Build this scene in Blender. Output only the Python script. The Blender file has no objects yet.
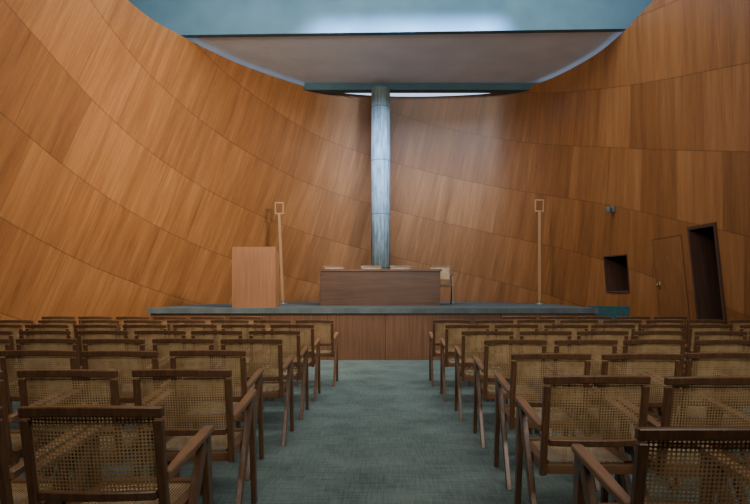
import bpy, bmesh, math, random
from mathutils import Vector, Matrix
random.seed(4)
S=bpy.context.scene
COL=S.collection
F=600.0; H=1.23

# ------------------------------------------------------------------ materials
class NT:
    def __init__(s,name):
        s.m=bpy.data.materials.new(name); s.m.use_nodes=True
        s.t=s.m.node_tree; s.b=s.t.nodes['Principled BSDF']; s.out=s.t.nodes['Material Output']
    def n(s,ty,**k):
        x=s.t.nodes.new(ty)
        for a,b in k.items(): setattr(x,a,b)
        return x
    def l(s,a,b): s.t.links.new(a,b)
    def put(s,inp,v):
        if hasattr(v,'is_output'): s.l(v,inp)
        else: inp.default_value=v
    def math(s,op,a,b=0.0,c=0.0):
        x=s.n('ShaderNodeMath',operation=op)
        s.put(x.inputs[0],a); s.put(x.inputs[1],b); s.put(x.inputs[2],c)
        return x.outputs[0]
    def comb(s,a,b,c=0.0):
        x=s.n('ShaderNodeCombineXYZ'); s.put(x.inputs[0],a); s.put(x.inputs[1],b); s.put(x.inputs[2],c); return x.outputs[0]
    def noise(s,vec,scale=1.0,detail=3.0,rough=.5):
        x=s.n('ShaderNodeTexNoise'); s.l(vec,x.inputs['Vector']); x.inputs['Scale'].default_value=scale
        x.inputs['Detail'].default_value=detail; x.inputs['Roughness'].default_value=rough; return x.outputs['Fac']
    def mix(s,f,a,b,mode='MIX'):
        x=s.n('ShaderNodeMix',data_type='RGBA',blend_type=mode)
        s.put(x.inputs[0],f); s.put(x.inputs[6],a); s.put(x.inputs[7],b); return x.outputs[2]
    def ramp(s,f,stops):
        x=s.n('ShaderNodeValToRGB'); s.l(f,x.inputs[0]); e=x.color_ramp.elements
        while len(e)<len(stops): e.new(.5)
        for q,(p,c) in zip(e,stops): q.position=p; q.color=(*c,1)
        return x.outputs[0]
    def bump(s,h,strength=.2,dist=.01):
        x=s.n('ShaderNodeBump'); x.inputs['Strength'].default_value=strength; x.inputs['Distance'].default_value=dist
        s.l(h,x.inputs['Height']); s.l(x.outputs[0],s.b.inputs['Normal'])
def sep(t,v):
    x=t.n('ShaderNodeSeparateXYZ'); t.l(v,x.inputs[0]); return x.outputs
def objc(t): return t.n('ShaderNodeTexCoord').outputs['Object']

def wood(name,dark,light,axis='Z',rough=.45,freq=45,panel=None):
    t=NT(name); c=objc(t); o=sep(t,c)
    st={'X':(1.2,freq,freq),'Y':(freq,1.2,freq),'Z':(freq,freq,1.2)}[axis]
    mp=t.n('ShaderNodeMapping'); t.l(c,mp.inputs[0]); mp.inputs['Scale'].default_value=st
    g=t.noise(mp.outputs[0],1,4,.6)
    big=t.noise(c,1.7,2)
    f=t.math('ADD',t.math('MULTIPLY',g,.7),t.math('MULTIPLY',big,.3))
    col=t.ramp(f,[(.32,dark),(.68,light)])
    if panel:
        a=t.math('FRACT',t.math('DIVIDE',o[0],panel)); 
        m=t.math('LESS_THAN',a,.012/panel)
        r=t.n('ShaderNodeTexWhiteNoise',noise_dimensions='1D'); t.l(t.math('FLOOR',t.math('DIVIDE',o[0],panel)),r.inputs['W'])
        v=t.math('ADD',t.math('MULTIPLY',r.outputs[0],.35),.8)
        col=t.mix(1.0,col,t.comb(v,v,v),'MULTIPLY')
        col=t.mix(m,col,(.02,.012,.01,1))
    t.l(col,t.b.inputs['Base Color']); t.b.inputs['Roughness'].default_value=rough
    return t.m

def wall_mat():
    t=NT('veneer_wall')
    uv=t.n('ShaderNodeUVMap',uv_map='UVMap').outputs[0]; o=sep(t,uv)
    U,V=o[0],o[1]
    vr=t.math('DIVIDE',t.math('SUBTRACT',V,2.1),1.15)
    r=t.math('FLOOR',vr); fr=t.math('FRACT',vr)
    uc=t.math('ADD',t.math('DIVIDE',U,1.22),t.math('MULTIPLY',r,.37))
    c=t.math('FLOOR',uc); fc=t.math('FRACT',uc)
    w1=t.n('ShaderNodeTexWhiteNoise',noise_dimensions='2D'); t.l(t.comb(c,r),w1.inputs['Vector'])
    us=t.math('FLOOR',t.math('DIVIDE',U,.305))
    w2=t.n('ShaderNodeTexWhiteNoise',noise_dimensions='2D'); t.l(t.comb(us,r),w2.inputs['Vector'])
    g1=t.noise(t.comb(t.math('MULTIPLY',U,34.),t.math('MULTIPLY',V,1.3),t.math('MULTIPLY',us,3.1)),1,4,.65)
    g2=t.noise(t.comb(t.math('MULTIPLY',U,5.),t.math('MULTIPLY',V,.45),r),1,3,.6)
    g3=t.noise(t.comb(t.math('MULTIPLY',U,150.),t.math('MULTIPLY',V,9.)),1,2,.7)
    f=t.math('ADD',t.math('ADD',t.math('MULTIPLY',g1,.4),t.math('MULTIPLY',g3,.22)),t.math('MULTIPLY',g2,.38))
    f=t.math('ADD',f,t.math('MULTIPLY',t.math('SUBTRACT',w1.outputs[0],.5),.14))
    f=t.math('ADD',f,t.math('MULTIPLY',t.math('SUBTRACT',w2.outputs[0],.5),.06))
    col=t.ramp(f,[(.29,(.100,.036,.011)),(.5,(.195,.076,.022)),(.71,(.30,.130,.044))])
    sr=t.math('LESS_THAN',fr,.012)
    sc=t.math('MULTIPLY',t.math('LESS_THAN',fc,.009),.4)
    col=t.mix(t.math('MAXIMUM',t.math('MULTIPLY',sr,.58),sc),col,(.03,.012,.006,1))
    t.l(col,t.b.inputs['Base Color'])
    t.b.inputs['Roughness'].default_value=.38
    t.b.inputs['Specular IOR Level'].default_value=.5
    return t.m

def cane_mat(name,axes):
    t=NT(name); o=sep(t,objc(t)); p=.0125
    ax=[o['XYZ'.index(a)] for a in axes]
    a=t.math('SUBTRACT',t.math('FRACT',t.math('DIVIDE',ax[0],p)),.5)
    b=t.math('SUBTRACT',t.math('FRACT',t.math('DIVIDE',ax[1],p)),.5)
    d=t.math('SQRT',t.math('ADD',t.math('MULTIPLY',a,a),t.math('MULTIPLY',b,b)))
    hole=t.math('LESS_THAN',d,.34)
    n=t.noise(objc(t),9,2)
    col=t.ramp(n,[(.35,(.29,.18,.078)),(.65,(.46,.31,.15))])
    t.l(col,t.b.inputs['Base Color']); t.b.inputs['Roughness'].default_value=.45
    tr=t.n('ShaderNodeBsdfTransparent'); mx=t.n('ShaderNodeMixShader')
    t.l(hole,mx.inputs[0]); t.l(t.b.outputs[0],mx.inputs[1]); t.l(tr.outputs[0],mx.inputs[2])
    t.l(mx.outputs[0],t.out.inputs[0]); return t.m

def carpet(name,a,b):
    t=NT(name); c=objc(t)
    n1=t.noise(c,140,2,.8); n2=t.noise(c,2.2,4)
    mp=t.n('ShaderNodeMapping'); t.l(c,mp.inputs[0]); mp.inputs['Scale'].default_value=(70,5,1)
    n3=t.noise(mp.outputs[0],1,3)
    mp2=t.n('ShaderNodeMapping'); t.l(c,mp2.inputs[0]); mp2.inputs['Scale'].default_value=(4,60,1)
    n4=t.noise(mp2.outputs[0],1,3)
    f=t.math('ADD',t.math('ADD',t.math('MULTIPLY',n1,.45),t.math('MULTIPLY',n2,.2)),t.math('ADD',t.math('MULTIPLY',n3,.15),t.math('MULTIPLY',n4,.2)))
    t.l(t.ramp(f,[(.43,a),(.57,b)]),t.b.inputs['Base Color']); t.b.inputs['Roughness'].default_value=.95
    t.b.inputs['Specular IOR Level'].default_value=.1
    t.bump(n1,.5,.006); return t.m

def concrete(name,a,b):
    t=NT(name); c=objc(t); o=sep(t,c)
    ang=t.math('ARCTAN2',o[1],o[0])
    g=t.math('ABSOLUTE',t.math('SINE',t.math('MULTIPLY',ang,8)))
    mp=t.n('ShaderNodeMapping'); t.l(c,mp.inputs[0]); mp.inputs['Scale'].default_value=(18,18,2.5)
    n=t.noise(mp.outputs[0],1,5,.7); n2=t.noise(c,2.,3)
    f=t.math('ADD',t.math('MULTIPLY',n,.7),t.math('MULTIPLY',n2,.3))
    col=t.ramp(f,[(.40,a),(.60,b)])
    gm=t.math('LESS_THAN',g,.22)
    col=t.mix(t.math('MULTIPLY',gm,.45),col,(.03,.06,.065,1))
    zj=t.math('LESS_THAN',t.math('FRACT',t.math('DIVIDE',t.math('ADD',o[2],.42),1.22)),.018)
    col=t.mix(t.math('MULTIPLY',zj,.6),col,(.03,.05,.06,1))
    t.l(col,t.b.inputs['Base Color']); t.b.inputs['Roughness'].default_value=.9
    t.b.inputs['Specular IOR Level'].default_value=.2
    t.bump(t.math('ADD',t.math('MULTIPLY',g,.6),n),.5,.02); return t.m

def plain(name,a,b,rough=.7,scale=3,metal=0):
    t=NT(name); n=t.noise(objc(t),scale,4)
    t.l(t.ramp(n,[(.35,a),(.65,b)]),t.b.inputs['Base Color'])
    t.b.inputs['Roughness'].default_value=rough; t.b.inputs['Metallic'].default_value=metal; return t.m

M_wall=wall_mat()
M_floor=carpet('carpet_floor',(.066,.092,.083),(.170,.218,.198))
M_deckc=carpet('carpet_deck',(.052,.064,.068),(.108,.126,.130))
M_front=wood('stage_wood',(.085,.036,.015),(.20,.085,.036),'Z',.45,30,1.0)
M_table=wood('table_wood',(.040,.017,.008),(.10,.044,.020),'X',.4,25)
M_tabtop=wood('table_top_wood',(.06,.026,.015),(.14,.065,.035),'X',.3,25)
M_lect=wood('lectern_wood',(.16,.066,.027),(.26,.110,.048),'Z',.5,40)
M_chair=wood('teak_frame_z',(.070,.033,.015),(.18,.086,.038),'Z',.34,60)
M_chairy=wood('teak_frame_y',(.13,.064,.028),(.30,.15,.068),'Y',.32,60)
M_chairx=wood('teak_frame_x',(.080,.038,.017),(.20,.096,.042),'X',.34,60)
M_caneb=cane_mat('cane_back_weave','XZ'); M_canes=cane_mat('cane_seat_weave','XY')
M_col=concrete('board_marked_concrete',(.12,.175,.19),(.27,.35,.365))
M_fascia=plain('fascia_blue',(.040,.090,.122),(.060,.122,.158),.9,1.2)
M_soffit=plain('soffit_grey',(.60,.67,.77),(.68,.75,.85),.9,1.5)
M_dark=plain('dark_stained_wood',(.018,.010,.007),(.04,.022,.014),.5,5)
M_portal=wood('portal_wood',(.028,.013,.008),(.07,.03,.018),'Z',.5,30)
M_door=wood('door_wood',(.12,.045,.013),(.23,.094,.028),'Z',.42,30)
M_doorframe=wood('door_edge_wood',(.085,.032,.010),(.13,.050,.015),'Z',.45,30)
M_pole=wood('pole_wood',(.20,.10,.040),(.33,.18,.08),'Z',.5,50)
M_metal=plain('dull_metal',(.10,.15,.15),(.2,.26,.26),.4,8,.5)
M_teal=plain('teal_cloth',(.010,.050,.060),(.02,.08,.09),.85,30)
M_brass=plain('brass_metal',(.25,.16,.06),(.38,.26,.11),.4,8,.8)
def emis(name,col,st):
    t=NT(name); t.b.inputs['Base Color'].default_value=(*col,1); t.b.inputs['Emission Color'].default_value=(*col,1)
    t.b.inputs['Emission Strength'].default_value=st; return t.m
M_win=emis('daylight_glazing',(.70,.83,1.0),1.0)

# ------------------------------------------------------------------ mesh helpers
def mkmesh(name,bm,mat,smooth=False):
    me=bpy.data.meshes.new(name); bm.normal_update(); bm.to_mesh(me); bm.free()
    me.materials.append(mat)
    if smooth:
        for p in me.polygons: p.use_smooth=True
    return me
def obj(name,me,parent=None,loc=(0,0,0),rot=(0,0,0)):
    o=bpy.data.objects.new(name,me); o.location=loc; o.rotation_euler=rot
    if parent: o.parent=parent
    COL.objects.link(o); return o
def empty(name,loc,rz=0,**k):
    o=bpy.data.objects.new(name,None); o.location=loc; o.rotation_euler=(0,0,rz); o.empty_display_size=.1
    COL.objects.link(o)
    for a,b in k.items(): o[a]=b
    return o
def addbox(bm,x0,x1,y0,y1,z0,z1):
    v=[bm.verts.new(p) for p in [(x0,y0,z0),(x1,y0,z0),(x1,y1,z0),(x0,y1,z0),(x0,y0,z1),(x1,y0,z1),(x1,y1,z1),(x0,y1,z1)]]
    for f in [(0,3,2,1),(4,5,6,7),(0,1,5,4),(1,2,6,5),(2,3,7,6),(3,0,4,7)]: bm.faces.new([v[i] for i in f])
    return v
def bev(bm,w,seg=2):
    if w: bmesh.ops.bevel(bm,geom=[e for e in bm.edges if len(e.link_faces)==2 and e.calc_face_angle(0)>.6],offset=w,segments=seg,affect='EDGES',clamp_overlap=True)
def boxes(name,lst,mat,bevel=.004):
    bm=bmesh.new()
    for b in lst: addbox(bm,*b)
    bev(bm,bevel); return mkmesh(name,bm,mat)
def loft(bm,secs):
    rings=[[bm.verts.new(p) for p in r] for r in secs]
    n=len(rings[0])
    for a,b in zip(rings,rings[1:]):
        for i in range(n): bm.faces.new([a[i],a[(i+1)%n],b[(i+1)%n],b[i]])
    bm.faces.new(rings[0][::-1]); bm.faces.new(rings[-1])
    bmesh.ops.recalc_face_normals(bm,faces=bm.faces)
def cyl(bm,r0,r1,z0,z1,n=24,cx=0,cy=0):
    loft(bm,[[(cx+r*math.cos(2*math.pi*i/n),cy+r*math.sin(2*math.pi*i/n),z) for i in range(n)] for r,z in ((r0,z0),(r1,z1))])

# ------------------------------------------------------------------ shell
ZT=5.89
TOP=[(-4.07,10.17),(-3.76,11.0),(-3.36,11.85),(-2.85,12.65),(-1.94,13.7),(-1.18,14.2),(0,14.49),(1.33,14.49),(2.72,14.2),(3.58,13.44),(4.14,12.1),(4.31,11.0),(4.32,10.17),
 (4.35,8.5),(4.3,6),(3.7,2),(2,-1),(0,-1.7),(-2,-1),(-3.7,2),(-4.3,6),(-4.25,8.5)]
BAS=[(-5.3,9.6),(-5.05,11),(-4.65,12.2),(-4.05,13.3),(-2.75,14.7),(-1.5,15.35),(0,15.6),(1.6,15.5),(3.1,14.75),(4.0,13.5),(4.62,12.2),(4.87,10.9),(4.95,9.8),
 (5.05,8),(5.1,5.5),(4.7,1),(2.6,-2),(0,-2.8),(-2.6,-2),(-4.9,1),(-5.5,5.5),(-5.5,8)]
NC=len(TOP)
def cr(P,t):
    i=math.floor(t); u=t-i
    p=[Vector(P[(i+k)%NC]) for k in (-1,0,1,2)]
    return .5*((2*p[1])+(p[2]-p[0])*u+(2*p[0]-5*p[1]+4*p[2]-p[3])*u*u+(3*p[1]-p[0]-3*p[2]+p[3])*u**3)
def W(t,z):
    p=cr(BAS,t).lerp(cr(TOP,t),z/ZT); return Vector((p.x,p.y,z))
def wall_at_y(y,z,side=1):
    lo,hi=(6.5,15.0) if side>0 else (-3.0,5.5)
    for _ in range(50):
        m=(lo+hi)/2; v=W(m,z).y
        if side>0:
            if v>y: lo=m
            else: hi=m
        else:
            if v<y: lo=m
            else: hi=m
    return (lo+hi)/2
SUB=14
def build_wall(name,ta,tb,cuts=()):
    ts=[ta+i/SUB for i in range(int((tb-ta)*SUB)+1)]
    NZ=20; zs=[ZT*j/NZ for j in range(NZ+1)]
    A={}
    i0=min(range(len(ts)),key=lambda i:abs(ts[i]-6)); A[i0]=0
    for i in range(i0+1,len(ts)): A[i]=A[i-1]+(W(ts[i],3)-W(ts[i-1],3)).length
    for i in range(i0-1,-1,-1): A[i]=A[i+1]-(W(ts[i],3)-W(ts[i+1],3)).length
    bm=bmesh.new(); uvl=bm.loops.layers.uv.new('UVMap')
    V=[[bm.verts.new(W(t,z)) for z in zs] for t in ts]
    UV={}
    for i in range(len(ts)):
        for j in range(NZ+1): UV[(i,j)]=(A[i]-.25*zs[j]+50,zs[j]+.25*A[i])
    for i in range(len(ts)-1):
        for j in range(NZ):
            q=[(i,j),(i+1,j),(i+1,j+1),(i,j+1)]
            f=bm.faces.new([V[a][b] for a,b in q]); f.smooth=True
            for lp,k in zip(f.loops,q): lp[uvl].uv=UV[k]
    for (o,T,hw,z0,z1) in cuts:
        o=Vector(o);T=Vector(T).normalized()
        for co,no in ((o-T*hw,T),(o+T*hw,T),(Vector((0,0,z0)),Vector((0,0,1))),(Vector((0,0,z1)),Vector((0,0,1)))):
            reg=[f for f in bm.faces if (f.calc_center_median()-o).xy.length<2.5]
            es={e for f in reg for e in f.edges}; vs={v for f in reg for v in f.verts}
            bmesh.ops.bisect_plane(bm,geom=list(vs)+list(es)+reg,plane_co=co,plane_no=no)
        dl=[f for f in bm.faces if abs((f.calc_center_median()-o).dot(T))<hw and z0<f.calc_center_median().z<z1 and (f.calc_center_median()-o).xy.length<2.5]
        bmesh.ops.delete(bm,geom=dl,context='FACES')
    me=bpy.data.meshes.new(name); bm.to_mesh(me); bm.free(); me.materials.append(M_wall)
    o=obj(name,me); o['kind']='structure'; return o
def opening(y,hw,z0,z1):
    t=wall_at_y(y,0); p0=W(t,0)
    zt=(z0+z1)/2
    T=(W(t-.05,zt)-W(t+.05,zt)); T.z=0; T.normalize()
    N=Vector((T.y,-T.x,0))
    lean=math.atan((p0-W(t,z1)).dot(N)/z1)
    return (tuple(p0),tuple(T),hw,z0,z1),lean
DO,dl_=opening(9.02,.31,-.01,2.16)
NO,nl_=opening(11.88,.37,1.18,1.88)
build_wall('wall_right',6,17,[DO,NO])
build_wall('wall_left',-5,6)

bm=bmesh.new()
bm.faces.new([bm.verts.new((*cr(BAS,i/6),0)) for i in range(NC*6)])
bm.normal_update()
for f in bm.faces:
    if f.normal.z<0: f.normal_flip()
obj('floor',mkmesh('floor',bm,M_floor))['kind']='structure'

def recess(name,cfg,lean,fw,depth,protr,mat,back,sill):
    o,T,hw,z0,z1=cfg; ang=math.atan2(T[1],T[0])
    bm=bmesh.new(); z0=max(z0,0.0)
    zb=z0-fw if sill else z0
    L=[(-hw-fw,-hw,-depth,protr,zb,z1+fw),(hw,hw+fw,-depth,protr,zb,z1+fw),(-hw,hw,-depth,protr,z1,z1+fw)]
    if sill: L.append((-hw,hw,-depth,protr,z0-fw,z0))
    for b in L: addbox(bm,*b)
    e=empty(name,(o[0],o[1],0),ang,kind='structure'); e.rotation_euler=(-lean,0,ang)
    obj('frame',mkmesh('frame',bm,mat),e)
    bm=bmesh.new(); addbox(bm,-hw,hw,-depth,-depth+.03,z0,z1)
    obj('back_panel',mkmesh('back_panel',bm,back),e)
    return e
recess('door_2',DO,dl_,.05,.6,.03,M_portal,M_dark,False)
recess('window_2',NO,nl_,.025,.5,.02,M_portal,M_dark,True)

# flush door following the wall
def dpatch(bm,y0,y1,z0,z1,off,th,n=6,m=8):
    g=[]
    for k in (off,off-th):
        G=[]
        for i in range(n+1):
            R=[]
            for j in range(m+1):
                y=y0+(y1-y0)*i/n; z=z0+(z1-z0)*j/m
                t=wall_at_y(y,z); p=W(t,z); p.x-=k
                R.append(bm.verts.new(p))
            G.append(R)
        g.append(G)
    a,b=g
    for i in range(n):
        for j in range(m):
            bm.faces.new([a[i][j],a[i+1][j],a[i+1][j+1],a[i][j+1]]); bm.faces.new([b[i][j],b[i][j+1],b[i+1][j+1],b[i+1][j]])
    for i in range(n):
        for j in (0,m): bm.faces.new([a[i][j],b[i][j],b[i+1][j],a[i+1][j]])
    for j in range(m):
        for i in (0,n): bm.faces.new([a[i][j],a[i][j+1],b[i][j+1],b[i][j]])
    bmesh.ops.recalc_face_normals(bm,faces=bm.faces)
d1=empty('door_1',(0,0,0),0,kind='structure')
bm=bmesh.new(); dpatch(bm,9.62,10.53,.02,2.08,.012,.010); obj('leaf',mkmesh('leaf',bm,M_door),d1)
bm=bmesh.new()
dpatch(bm,9.60,9.615,.0,2.10,.012,.010,1,8);dpatch(bm,10.535,10.55,.0,2.10,.012,.010,1,8);dpatch(bm,9.60,10.55,2.085,2.10,.012,.010,6,1)
obj('frame',mkmesh('frame',bm,M_doorframe),d1)
bm=bmesh.new(); p=W(wall_at_y(10.43,1.3),1.3); bmesh.ops.create_uvsphere(bm,u_segments=12,v_segments=8,radius=.022,matrix=Matrix.Translation((p.x-.055,p.y,1.3)))
addbox(bm,p.x-.05,p.x-.010,p.y-.010,p.y+.010,1.29,1.31)
addbox(bm,p.x-.020,p.x-.010,p.y-.020,p.y+.020,1.24,1.36)
obj('handle',mkmesh('handle',bm,M_brass,True),d1)

def slab(name,pts,z0,z1,mat):
    bm=bmesh.new(); loft(bm,[[(x,y,z0) for x,y in pts],[(x,y,z1) for x,y in pts]])
    o=obj(name,mkmesh(name,bm,mat)); o['kind']='structure'; return o
slab('ceiling',[(-5.4,11.30),(5.4,10.94),(5.4,14.05),(-5.4,14.05)],5.96,6.1,M_soffit)
slab('trim_1',[(-5.4,11.16),(5.4,10.80),(5.4,10.93),(-5.4,11.29)],5.93,7.3,M_fascia)
slab('trim_2',[(-1.85,13.76),(3.65,13.76),(3.4,14.0),(-1.4,14.0)],5.80,5.955,M_fascia)
slab('ceiling.001',[(-5.4,-2.6),(5.4,-2.6),(5.4,7.2),(-5.4,7.2)],5.92,6.06,M_soffit)
bm=bmesh.new(); addbox(bm,-3.5,4.2,15.1,15.14,5.95,6.9); obj('window_1',mkmesh('window_1',bm,M_win))['kind']='structure'

# ------------------------------------------------------------------ column
bm=bmesh.new(); cyl(bm,.225,.215,0,4.895,36)
for f in bm.faces: f.smooth=len(f.verts)==4
c=obj('column',mkmesh('column',bm,M_col),loc=(-.10,13.72,.9)); 
for k,v in dict(label='round blue-grey board-marked concrete column rising behind the table',category='column').items(): c[k]=v

# ------------------------------------------------------------------ stage
st=empty('stage',(0,10.35,0),0,label='raised wooden stage platform with dark grey-green carpeted deck',category='stage')
def stage_outline(ins,z,xl,xr,y0):
    pts=[(xl,y0),(xr,y0)]
    back=[]
    n=60
    for i in range(n+1):
        t=10.8-(10.8-1.0)*i/n
        p=W(t,z); q=Vector((p.x,p.y)); 
        tg=(W(t+.01,z)-W(t-.01,z)).xy.normalized(); q+=Vector((tg.y,-tg.x))*ins
        if xl<q.x<xr and q.y>y0+.3: back.append((q.x,q.y))
    return pts+[(xr,back[0][1])]+back+[(xl,back[-1][1])]
def prism(pts,z0,z1,mat,name,dy):
    bm=bmesh.new(); P=[(x,y-dy) for x,y in pts]
    loft(bm,[[(x,y,z0) for x,y in P],[(x,y,z1) for x,y in P]]); return mkmesh(name,bm,mat)
obj('deck',prism(stage_outline(.06,.9,-4.1,3.67,10.33),.81,.9,M_deckc,'deck',10.35),st)
obj('base_panelling',prism(stage_outline(.10,.9,-4.06,3.63,10.38),0,.81,M_front,'base_panelling',10.35),st)

# ------------------------------------------------------------------ table
tb=empty('conference_table',(-.09,12.2,.9),0,label='long dark wooden table with solid modesty panel on the stage',category='table')
obj('table_top',boxes('table_top',[(-1.22,1.22,-.32,.3,.685,.725)],M_tabtop),tb)
obj('front_panel',boxes('front_panel',[(-1.19,1.19,-.29,-.26,0.0,.683)],M_table),tb)
obj('side_panel',boxes('side_panel',[(-1.19,-1.16,-.258,.27,0,.683)],M_table),tb)
obj('side_panel',boxes('side_panel',[(1.16,1.19,-.258,.27,0,.683)],M_table),tb)

lc=empty('lectern',(-2.33,10.85,.9),0,label='plain light reddish wood lectern standing at the stage edge',category='lectern')
obj('front_panel',boxes('front_panel',[(-.385,.385,-.2,-.175,0,1.08)],M_lect),lc)
for s in (-1,1):
    bm=bmesh.new(); x0,x1=sorted((s*.385,s*.36))
    loft(bm,[[(x,-.174,0),(x,.2,0),(x,.2,.95),(x,-.174,1.06)] for x in (x0,x1)]); obj('side_panel',mkmesh('side_panel',bm,M_lect),lc)
bm=bmesh.new(); loft(bm,[[(x,-.17,1.035),(x,.2,.925),(x,.2,.945),(x,-.17,1.055)] for x in (-.355,.355)]); obj('reading_top',mkmesh('reading_top',bm,M_lect),lc)
obj('shelf',boxes('shelf',[(-.355,.355,-.17,.19,.5,.52)],M_lect),lc)

def pole(x,y,lean,box):
    e=empty('pole_stand',(x,y,.9),0,label='slender pale wooden pole stand with small frame head'+(' and switch box' if box else ''),category='stand')
    bm=bmesh.new(); cyl(bm,.10,.085,0,.02,24); cyl(bm,.03,.025,.02,.07,16); obj('base',mkmesh('base',bm,M_metal),e)
    bm=bmesh.new(); loft(bm,[[(dx+l,dy,z) for dx,dy in ((-w,-w),(w,-w),(w,w),(-w,w))] for w,z,l in ((.030,.07,0),(.026,2.0,lean))]); obj('pole',mkmesh('pole',bm,M_pole),e)
    l=lean
    obj('frame_head',boxes('frame_head',[(-.10+l,.10+l,-.02,.02,2.24,2.27),(-.10+l,.10+l,-.02,.02,2.0,2.03),(-.10+l,-.075+l,-.02,.02,2.03,2.24),(.075+l,.10+l,-.02,.02,2.03,2.24)],M_pole,.002),e)
    if box: obj('switch_box',boxes('switch_box',[(-.13+l*.5,.0+l*.5-.02,-.03,.03,.92,1.0)],M_pole),e)
pole(-2.28,13.4,-.08,True); pole(3.34,13.0,.0,False)

bn=empty('bench',(4.06,11.25,0),0,label='teal upholstered bench seat beside the end of the stage',category='bench')
obj('seat',boxes('seat',[(-.36,.36,-.3,.32,.32,.5)],M_teal,.03),bn)
obj('backrest',boxes('backrest',[(-.36,.36,-.42,-.305,.30,.92)],M_teal,.03),bn)
for sx in (-1,1):
    for y in (-.36,.26):
        obj('leg',boxes('leg',[(sx*.3-.025,sx*.3+.025,y-.025,y+.025,0,.30)],M_dark),bn)

tt=wall_at_y(11.75,2.8); p=W(tt,2.8)
sc=empty('wall_lamp',(p.x-.02,p.y,2.8),math.radians(-75),label='small grey-green metal wall lamp on the veneer wall',category='lamp')
bm=bmesh.new(); addbox(bm,-.035,.035,-.04,-.0,-.06,.06); bev(bm,.008); obj('bracket',mkmesh('bracket',bm,M_metal),sc)
bm=bmesh.new(); cyl(bm,.035,.06,-.07,.03,16,0,-.11); addbox(bm,-.010,.010,-.12,-.04,.0,.02); obj('lamp_shade',mkmesh('lamp_shade',bm,M_metal),sc)

# ------------------------------------------------------------------ chairs
def yb(x,z):
    return -.245-.19*(z-.42)-.022*(1-(x/.235)**2)
def curved_bar(bm,x0,x1,z0,z1,th,n,arch=0):
    secs=[]
    for i in range(n+1):
        x=x0+(x1-x0)*i/n
        a=arch*(1-(x/.235)**2)
        secs.append([(x,yb(x,z0)-th/2,z0+a),(x,yb(x,z0)+th/2,z0+a),(x,yb(x,z1)+th/2,z1+a),(x,yb(x,z1)-th/2,z1+a)])
    loft(bm,secs)
def chair_meshes():
    D={}
    bm=bmesh.new()
    curved_bar(bm,-.236,.236,.807,.842,.03,8,.006)
    curved_bar(bm,-.20,.20,.518,.55,.026,8)
    for s in (-1,1):
        w=.015; cx=s*.219
        loft(bm,[[(cx-w,yb(cx,z)-.015,z),(cx+w,yb(cx,z)-.015,z),(cx+w,yb(cx,z)+.015,z),(cx-w,yb(cx,z)+.015,z)] for z in (.375,.60,.80)])
    bev(bm,.004,1)
    D['backrest']=mkmesh('backrest',bm,M_chair)
    bm=bmesh.new(); g=[[bm.verts.new((x,yb(x,z)+.004,z)) for z in (.545,.67,.81)] for x in [-.205+.410*i/8 for i in range(9)]]
    for i in range(8):
        for j in range(2): bm.faces.new([g[i][j],g[i+1][j],g[i+1][j+1],g[i][j+1]])
    D['backrest_cane']=mkmesh('backrest_cane',bm,M_caneb)
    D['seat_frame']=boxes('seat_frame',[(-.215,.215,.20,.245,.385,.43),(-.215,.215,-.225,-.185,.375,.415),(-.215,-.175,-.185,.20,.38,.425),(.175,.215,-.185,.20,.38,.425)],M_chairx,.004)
    bm=bmesh.new()
    g=[[bm.verts.new((x,y,.421-.012*(1-(x/.18)**2)*(1-(y/.21)**2))) for y in [-.19+.395*j/6 for j in range(7)]] for x in [-.178+.356*i/6 for i in range(7)]]
    for i in range(6):
        for j in range(6): bm.faces.new([g[i][j],g[i+1][j],g[i+1][j+1],g[i][j+1]])
    D['seat_cane']=mkmesh('seat_cane',bm,M_canes)
    for s,k in ((-1,'L'),(1,'R')):
        c=s*.232
        bm=bmesh.new(); secs=[]
        for y,z,w,h in ((-.275,.600,.015,.030),(-.1,.618,.020,.028),(.1,.636,.022,.026),(.20,.645,.022,.026),(.225,.647,.017,.020)):
            secs.append([(c-w,y,z-h/2),(c+w,y,z-h/2),(c+w,y,z+h/2),(c-w,y,z+h/2)])
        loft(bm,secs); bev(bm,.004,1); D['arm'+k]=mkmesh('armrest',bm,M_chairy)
        for nm,top,bot in (('legF'+k,(.165,.63,.034),(.245,0,.018)),('legB'+k,(.135,.628,.034),(-.235,0,.018))):
            bm=bmesh.new(); secs=[]
            for q in (0,.35,.7,1):
                y=bot[0]+(top[0]-bot[0])*q; z=bot[1]+(top[1]-bot[1])*q; w=bot[2]+(top[2]-bot[2])*q
                tx=.0145
                secs.append([(c-tx,y-w,z),(c+tx,y-w,z),(c+tx,y+w,z),(c-tx,y+w,z)])
            loft(bm,secs); bev(bm,.003,1); D[nm]=mkmesh('leg',bm,M_chair)
    return D
CM=chair_meshes()
PARTS=[('backrest','backrest'),('backrest_cane','backrest_cane'),('seat_frame','seat_frame'),('seat_cane','seat_cane'),('armrest','armL'),('armrest','armR'),
       ('leg','legFL'),('leg','legBL'),('leg','legFR'),('leg','legBR')]
def chair(x,y,z=0,rz=0,label='teak armchair with woven cane seat and back',group='rows of cane armchairs facing the stage'):
    e=empty('armchair',(x,y,z),rz,label=label,category='chair',group=group)
    for n,k in PARTS: obj(n,CM[k],e)
OFF=.325
PW=.53
def row(side,d,edge,far,n0=0):
    k=n0
    while True:
        x=edge+.235+PW*k
        if x-.2>far: break
        xx=side*x+random.uniform(-.003,.003); yy=d+OFF+random.uniform(-.03,.03)
        t=wall_at_y(min(yy,12),.8,side); 
        if abs(W(t,.8).x)<abs(xx)+.33: break
        aisle=(k==n0)
        lab='teak armchair with woven cane seat and back, '+('beside the carpeted aisle' if aisle else 'standing within a row')
        chair(xx,yy,0,math.radians(random.uniform(-.5,.5) if not aisle else -side*random.uniform(-.5,1.5)),lab)
        k+=1
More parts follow.
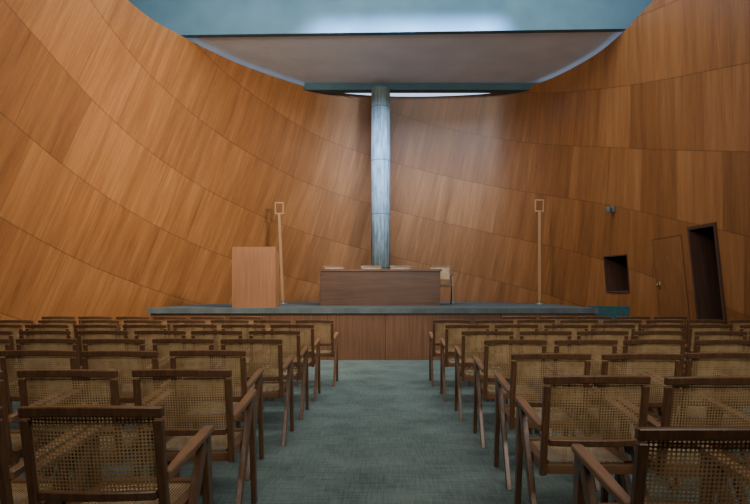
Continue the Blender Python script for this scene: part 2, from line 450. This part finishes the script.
def far(d,side): return (.643 if side<0 else .61)*d+.05
for d,e in ((2.0,.733),(2.86,.747),(3.75,.887),(4.65,.80),(5.55,.79),(6.5,.77),(7.45,.64)): row(-1,d,e,far(d,-1))
row(-1,8.4,.64,far(8.4,-1),n0=2)
for d,e in ((1.68,.707),(2.65,.708),(3.6,.765),(4.55,.76),(5.5,.71),(6.5,.66),(7.5,.60)): row(1,d,e,far(d,1))
row(1,8.45,.60,4.2,n0=2)
for x in (-1.12,-.29,.33,1.2):
    chair(x,12.86,.9,math.pi+random.uniform(-.04,.04),'teak cane armchair behind the long stage table','cane armchairs on the stage')

# ------------------------------------------------------------------ lights
def area(name,loc,target,sx,sy,power,col,spread=180):
    L=bpy.data.lights.new(name,'AREA'); L.shape='RECTANGLE'; L.size=sx; L.size_y=sy; L.energy=power; L.color=col; L.spread=math.radians(spread)
    o=bpy.data.objects.new(name,L); o.location=loc
    o.rotation_euler=(Vector(target)-Vector(loc)).to_track_quat('-Z','Y').to_euler(); COL.objects.link(o); return o
area('skylight',(0.3,8.6,7.4),(0.0,12.4,1.5),7.0,3.0,450,(.86,.95,1.0))
area('haze_fill',(0.4,10.15,6.20),(0.4,14.8,3.6),3.4,.3,170,(.42,.60,1.0),65)  # added blue light, imitates the bluish haze on the back wall by the column
area('wall_fill',(3.0,5.2,5.2),(-4.4,10.8,3.0),1.6,1.2,290,(1.0,.88,.68),75)  # added warm fill brightening the left wall, no fixture there
area('wall_fill',(-2.6,5.0,5.4),(3.4,13.0,3.4),1.6,1.2,60,(1.0,.86,.66),80)  # weaker added fill for the right and back wall, no fixture either
area('rear_fill',(0.8,-0.2,4.4),(-.2,12,3.6),5.0,2.0,225,(1.0,.94,.86),140)  # added fill behind the camera, brightens chairs and walls, not a room lamp
w=bpy.data.worlds.new('World'); S.world=w; w.use_nodes=True
w.node_tree.nodes['Background'].inputs[0].default_value=(.5,.65,.85,1); w.node_tree.nodes['Background'].inputs[1].default_value=.6

cam=bpy.data.cameras.new('Camera'); cam.sensor_width=36; cam.lens=F/750*36
cam.shift_x=-10/750; cam.shift_y=37/750; cam.clip_start=.05
co=bpy.data.objects.new('Camera',cam); co.location=(0,0,H); co.rotation_euler=(math.pi/2,0,0); COL.objects.link(co)
S.camera=co
